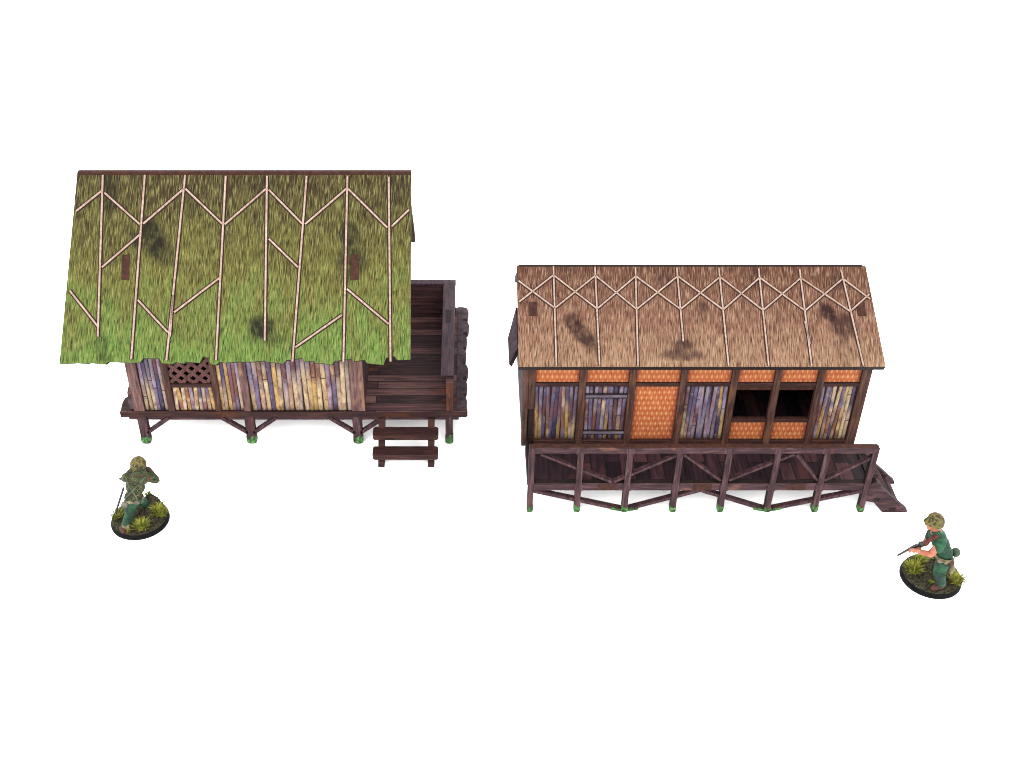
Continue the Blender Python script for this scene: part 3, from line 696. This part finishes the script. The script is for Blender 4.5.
def f1jacket(bm):
    ell(bm, (.17, -.02, 2.40), (.46, .27, .30), (0, -.12, 0)); ell(bm, (.06, -.08, 2.05), (.37, .27, .42), (0, .18, 0)); ell(bm, (-.07, -.14, 1.60), (.33, .27, .26))
    chain(bm, [(-.22, .0, 2.50), (-.38, .30, 2.12), (-.10, .74, 2.38)], [.19, .16, .115])
    chain(bm, [(.54, .06, 2.46), (.70, .38, 1.98), (.44, .56, 2.40)], [.19, .165, .115])
    capsule(bm, (.2, .0, 2.66), (.36, .03, 2.70), .19, .19); capsule(bm, (.24, -.04, 2.82), (.34, -.02, 2.84), .19, .19)
    # cloth folds
    for k in range(7): capsule(bm, (-.30+.05*k, -.33, 1.72+.12*k), (.05+.05*k, -.34, 1.68+.13*k), .035, .03, 8)
    for k in range(3): capsule(bm, (-.40+.02*k, .05+.08*k, 2.42-.12*k), (-.60, .15+.06*k, 2.30-.12*k), .03, .03, 8)
    for k in range(3): capsule(bm, (.62, -.04+.1*k, 2.34-.12*k), (.88, .1+.1*k, 2.25-.13*k), .03, .03, 8)
blob('jacket', f1jacket, M['camo'], F1, b1, .028, 2)
def f1trousers(bm):
    ell(bm, (-.08, -.14, 1.36), (.31, .27, .24))
    chain(bm, [(-.17, -.18, 1.34), (-.22, -.44, .90), (-.38, -.64, .56)], [.24, .20, .16])
    chain(bm, [(.06, -.04, 1.34), (.12, .2, .9), (.15, .34, .56)], [.23, .18, .14])
    for k in range(4): capsule(bm, (-.40, -.42-.04*k, 1.06-.12*k), (-.05, -.50-.06*k, 1.02-.13*k), .035, .03, 8)
blob('trousers', f1trousers, M['greencloth'], F1, b1, .028, 2)
def f1puttee(bm):
    chain(bm, [(-.36, -.62, .60), (-.45, -.74, .36)], [.135, .11])
    for k in range(4): capsule(bm, (-.48, -.72+.02*k, .36+.07*k), (-.30, -.76+.02*k, .37+.07*k), .07, .07, 8)
blob('gaiter', f1puttee, M['khaki'], F1, b1, .024, 2)
def f1boots(bm):
    ell(bm, (-.50, -.76, .36), (.13, .20, .10), (0, 0, .5)); ell(bm, (-.44, -.90, .35), (.10, .10, .08))
blob('boot', f1boots, M['boot'], F1, b1, .024, 2)
blob('boot', lambda bm: (ell(bm, (.17, .46, .54), (.11, .18, .09)), capsule(bm, (.17, .4, .54), (.17, .4, .64), .11, .12)), M['boot'], F1, b1, .024, 2)
def helmet(bm, c, tilt=(0, 0, 0), s=1.0):
    ell(bm, c, (.275*s, .29*s, .27*s), tilt)
    n = 20
    for k in range(n):
        a = 2*math.pi*k/n; a2 = 2*math.pi*(k+1)/n
        capsule(bm, (c[0]+.275*s*math.cos(a), c[1]+.295*s*math.sin(a), c[2]-.12*s), (c[0]+.275*s*math.cos(a2), c[1]+.295*s*math.sin(a2), c[2]-.12*s), .034*s, .034*s, 6)
    capsule(bm, (c[0]-.06*s, c[1], c[2]-.04), (c[0]+.06*s, c[1], c[2]-.04), .25*s, .25*s)
blob('helmet', lambda bm: helmet(bm, hd+Vector((0, -.02, .14))), M['camo_helmet'], F1, b1, .028, 2)
def belt(root, parent, c, rx, ry, w, pouches, mat='khaki', tilt=0):
    mb = MB(); n = 28; rings = []
    for (dr, dz) in ((0, -w/2), (.03, -w/2), (.03, w/2), (0, w/2)):
        rings.append([mb.vert((c[0]+(rx+dr)*math.cos(2*math.pi*k/n), c[1]+(ry+dr)*math.sin(2*math.pi*k/n), c[2]+dz+tilt*(rx)*math.cos(2*math.pi*k/n))) for k in range(n)])
    for j in range(4):
        a, b = rings[j], rings[(j+1) % 4]
        for k in range(n): mb.face((a[k], a[(k+1) % n], b[(k+1) % n], b[k]), 0, True)
    return mb.build('belt', M[mat], parent)
bl = belt(F1, b1, (-.06, -.14, 1.5), .33, .28, .11, 0)
for (p, r, m, nm) in (((-.36, -.34, 1.28), (.17, .12, .20), 'canvas', 'haversack'), ((.10, -.42, 1.50), (.13, .08, .11), 'canvas', 'pouch'), ((-.14, -.42, 1.52), (.09, .07, .10), 'khaki', 'pouch'), ((.26, -.30, 1.46), (.09, .09, .12), 'canteen', 'canteen')):
    blob(nm, lambda bm: ell(bm, p, r), M[m], F1, b1, .024, 1)
mb = MB()
sp = [(.52, -.12, 2.62), (.30, -.31, 2.42), (.02, -.39, 2.12), (-.24, -.40, 1.78), (-.40, -.36, 1.45)]
for a, b in zip(sp, sp[1:]): mb.bar(a, b, .055, (0, -1, .3), .03)
sp = [(-.20, -.12, 2.66), (-.10, -.31, 2.40), (.06, -.39, 2.05), (.16, -.40, 1.6)]
for a, b in zip(sp, sp[1:]): mb.bar(a, b, .045, (0, -1, .3), .03)
mb.build('strap', M['strap'], b1)
def f1rifle(bm):
    capsule(bm, (.32, .35, 2.60), (.24, .90, 2.60), .03, .028, 8)
    capsule(bm, (.42, .16, 2.58), (.30, .52, 2.60), .07, .05, 8); capsule(bm, (.30, .52, 2.60), (.27, .75, 2.60), .05, .045, 8)
blob('rifle', f1rifle, M['gunwood'], F1, voxel=.02, smooth=1)
def f1scab(bm):
    capsule(bm, (-.36, -.16, 2.05), (-.72, -.38, 1.05), .05, .045, 8); capsule(bm, (-.72, -.38, 1.05), (-.76, -.42, .90), .055, .05, 8)
blob('bayonet_scabbard', f1scab, M['gunmetal'], F1, voxel=.02, smooth=1)

# ---- soldier in green shirt facing left with submachine gun
F2 = thing('soldier_figurine', (18.64, 33.24, 0), 'miniature soldier in plain green uniform, bare forearms pointing a gun left, on grassy base', 'figurine', 'painted soldier figurines on round bases')
base(F2, 1.20, 9, [(-.72, .12, .42, .50, 130), (.82, -.52, .40, .50, 130), (-.30, .62, .34, .34, 80), (.5, .75, .3, .35, 60), (-.2, -.55, .14, .2, 25)], [(-.1, .3, .4, .2), (.45, .25, .3, .15)])
h2 = Vector((-.28, -.50, 3.28))
def f2body(bm):
    ell(bm, h2, (.25, .21, .28)); capsule(bm, (-.12, -.5, 2.85), h2-Vector((0, 0, .1)), .13, .13)
    capsule(bm, h2+Vector((-.22, 0, .02)), h2+Vector((-.285, 0, -.06)), .03, .05, 8)          # nose
    capsule(bm, h2+Vector((-.20, -.05, -.16)), h2+Vector((-.20, .05, -.16)), .045, .045, 8)   # mouth and chin
    capsule(bm, h2+Vector((-.14, 0, -.22)), h2+Vector((-.16, 0, -.24)), .09, .07, 8)
    for s in (-1, 1): ell(bm, h2+Vector((.0, s*.205, -.02)), (.05, .03, .07)); ell(bm, h2+Vector((-.21, s*.08, .03)), (.03, .03, .02))
    chain(bm, [(-.12, -.5, 2.8), (.1, -.5, 2.3), (.36, -.5, 1.75)], [.2, .24, .22])
    chain(bm, [(-.06, -.82, 2.62), (-.36, -.98, 2.22), (-.76, -.90, 2.28)], [.135, .125, .085])
    chain(bm, [(-.10, -.2, 2.65), (-.30, -.30, 2.08), (-.62, -.62, 2.30)], [.13, .12, .08])
    chain(bm, [(.36, -.56, 1.55), (.22, -.74, 1.02), (.36, -.82, .45)], [.16, .12, .09])
    chain(bm, [(.42, -.38, 1.55), (.52, -.10, 1.02), (.72, .05, .50)], [.16, .12, .09])
    hand(bm, (-.76, -.90, 2.28), (-.9, .25, .1), (.1, .5, 1), 1.1, .7); hand(bm, (-.60, -.62, 2.30), (-.8, -.2, -.3), (-.3, .0, .9), 1, .7)
b2 = blob('body', f2body, M['skin'], F2, voxel=.026)
def f2shirt(bm):
    ell(bm, (-.04, -.5, 2.62), (.30, .42, .28), (0, .45, 0)); ell(bm, (.12, -.5, 2.28), (.30, .35, .42), (0, -.45, 0)); ell(bm, (.32, -.5, 1.86), (.28, .33, .26), (0, -.4, 0))
    capsule(bm, (-.05, -.80, 2.66), (-.12, -.90, 2.44), .20, .175); capsule(bm, (-.08, -.2, 2.66), (-.20, -.26, 2.36), .19, .16)
    capsule(bm, (-.14, -.56, 2.84), (-.12, -.44, 2.84), .17, .17)
    for k in range(6): capsule(bm, (-.06+.06*k, -.86+.02*k, 2.42-.10*k), (.30+.05*k, -.80, 2.46-.13*k), .035, .03, 8)
blob('shirt', f2shirt, M['greenshirt'], F2, b2, .028, 2)
def f2tr(bm):
    ell(bm, (.38, -.48, 1.56), (.29, .32, .26))
    chain(bm, [(.34, -.58, 1.52), (.20, -.76, 1.04), (.34, -.82, .56)], [.26, .215, .17])
    chain(bm, [(.42, -.38, 1.52), (.52, -.12, 1.04), (.70, .03, .62)], [.25, .21, .16])
    for k in range(5): capsule(bm, (.02+.02*k, -.90, 1.30-.15*k), (.36, -.98, 1.24-.14*k), .035, .03, 8)
blob('trousers', f2tr, M['greencloth'], F2, b2, .028, 2)
for (a, b) in (((.32, -.84, .42), (.06, -.88, .36)), ((.70, .02, .45), (.46, .02, .40))):
    blob('boot', lambda bm: (capsule(bm, a, b, .12, .10), capsule(bm, a, (a[0]+.02, a[1], a[2]+.14), .13, .13)), M['boot'], F2, b2, .024, 2)
def f2helm(bm):
    helmet(bm, h2+Vector((.03, 0, .15)), (0, .12, 0), 1.02); ell(bm, h2+Vector((-.20, 0, .09)), (.17, .20, .06), (0, -.35, 0))
    ell(bm, h2+Vector((.10, 0, .0)), (.20, .24, .20))
blob('helmet', f2helm, M['camo_helmet'], F2, b2, .028, 2)
belt(F2, b2, (.35, -.5, 1.72), .31, .35, .13, 0)
for (p, r, m, nm) in (((.74, -.46, 1.78), (.16, .17, .19), 'canteen', 'canteen'), ((.50, -.84, 1.62), (.11, .09, .15), 'boot', 'pouch'), ((.60, -.78, 1.24), (.10, .10, .24), 'khaki', 'holster'), ((.10, -.84, 1.74), (.11, .07, .10), 'khaki', 'pouch'), ((.28, -.88, 1.70), (.07, .06, .09), 'khaki', 'pouch')):
    blob(nm, lambda bm: ell(bm, p, r), M[m], F2, b2, .024, 1)
blob('barrel_jacket', lambda bm: (capsule(bm, (-.78, -.66, 2.34), (-1.36, -.76, 1.94), .06, .04, 8)), M['gunmetal'], F2, None, .018, 1).name = 'gun_barrel'
blob('gun_magazine', lambda bm: (ell(bm, (-.62, -.70, 2.44), (.12, .10, .12)), capsule(bm, (-.66, -.7, 2.42), (-.80, -.68, 2.30), .06, .05, 8)), M['gunmetal'], F2, None, .02, 1)
blob('gun_stock', lambda bm: (capsule(bm, (-.20, -.72, 2.84), (-.56, -.72, 2.50), .085, .065, 8)), M['gunwood'], F2, None, .02, 1)

def pose(root, mt):
    todo = [c for c in root.children if c.name.split('.')[0] != 'base']
    while todo:
        o = todo.pop(); o.data.transform(mt); todo += list(o.children)
pose(F1, Matrix.Translation((.06, -.15, .29)) @ Matrix.Diagonal((1.12, 1.12, .985, 1)) @ Matrix.Translation((0, .15, -.35)))
S3 = Matrix.Translation((.35, -.6, .35)) @ Matrix.Diagonal((1.14, 1.12, 1.07, 1)) @ Matrix.Translation((-.35, .6, -.35))
SH = Matrix.Identity(4); SH[0][2] = -.05
pose(F2, Matrix.Translation((-.27, 0, -.03)) @ SH @ S3)
HR.location = (9.65, 42.3, .155); HR.scale = (.995, 1, 1)
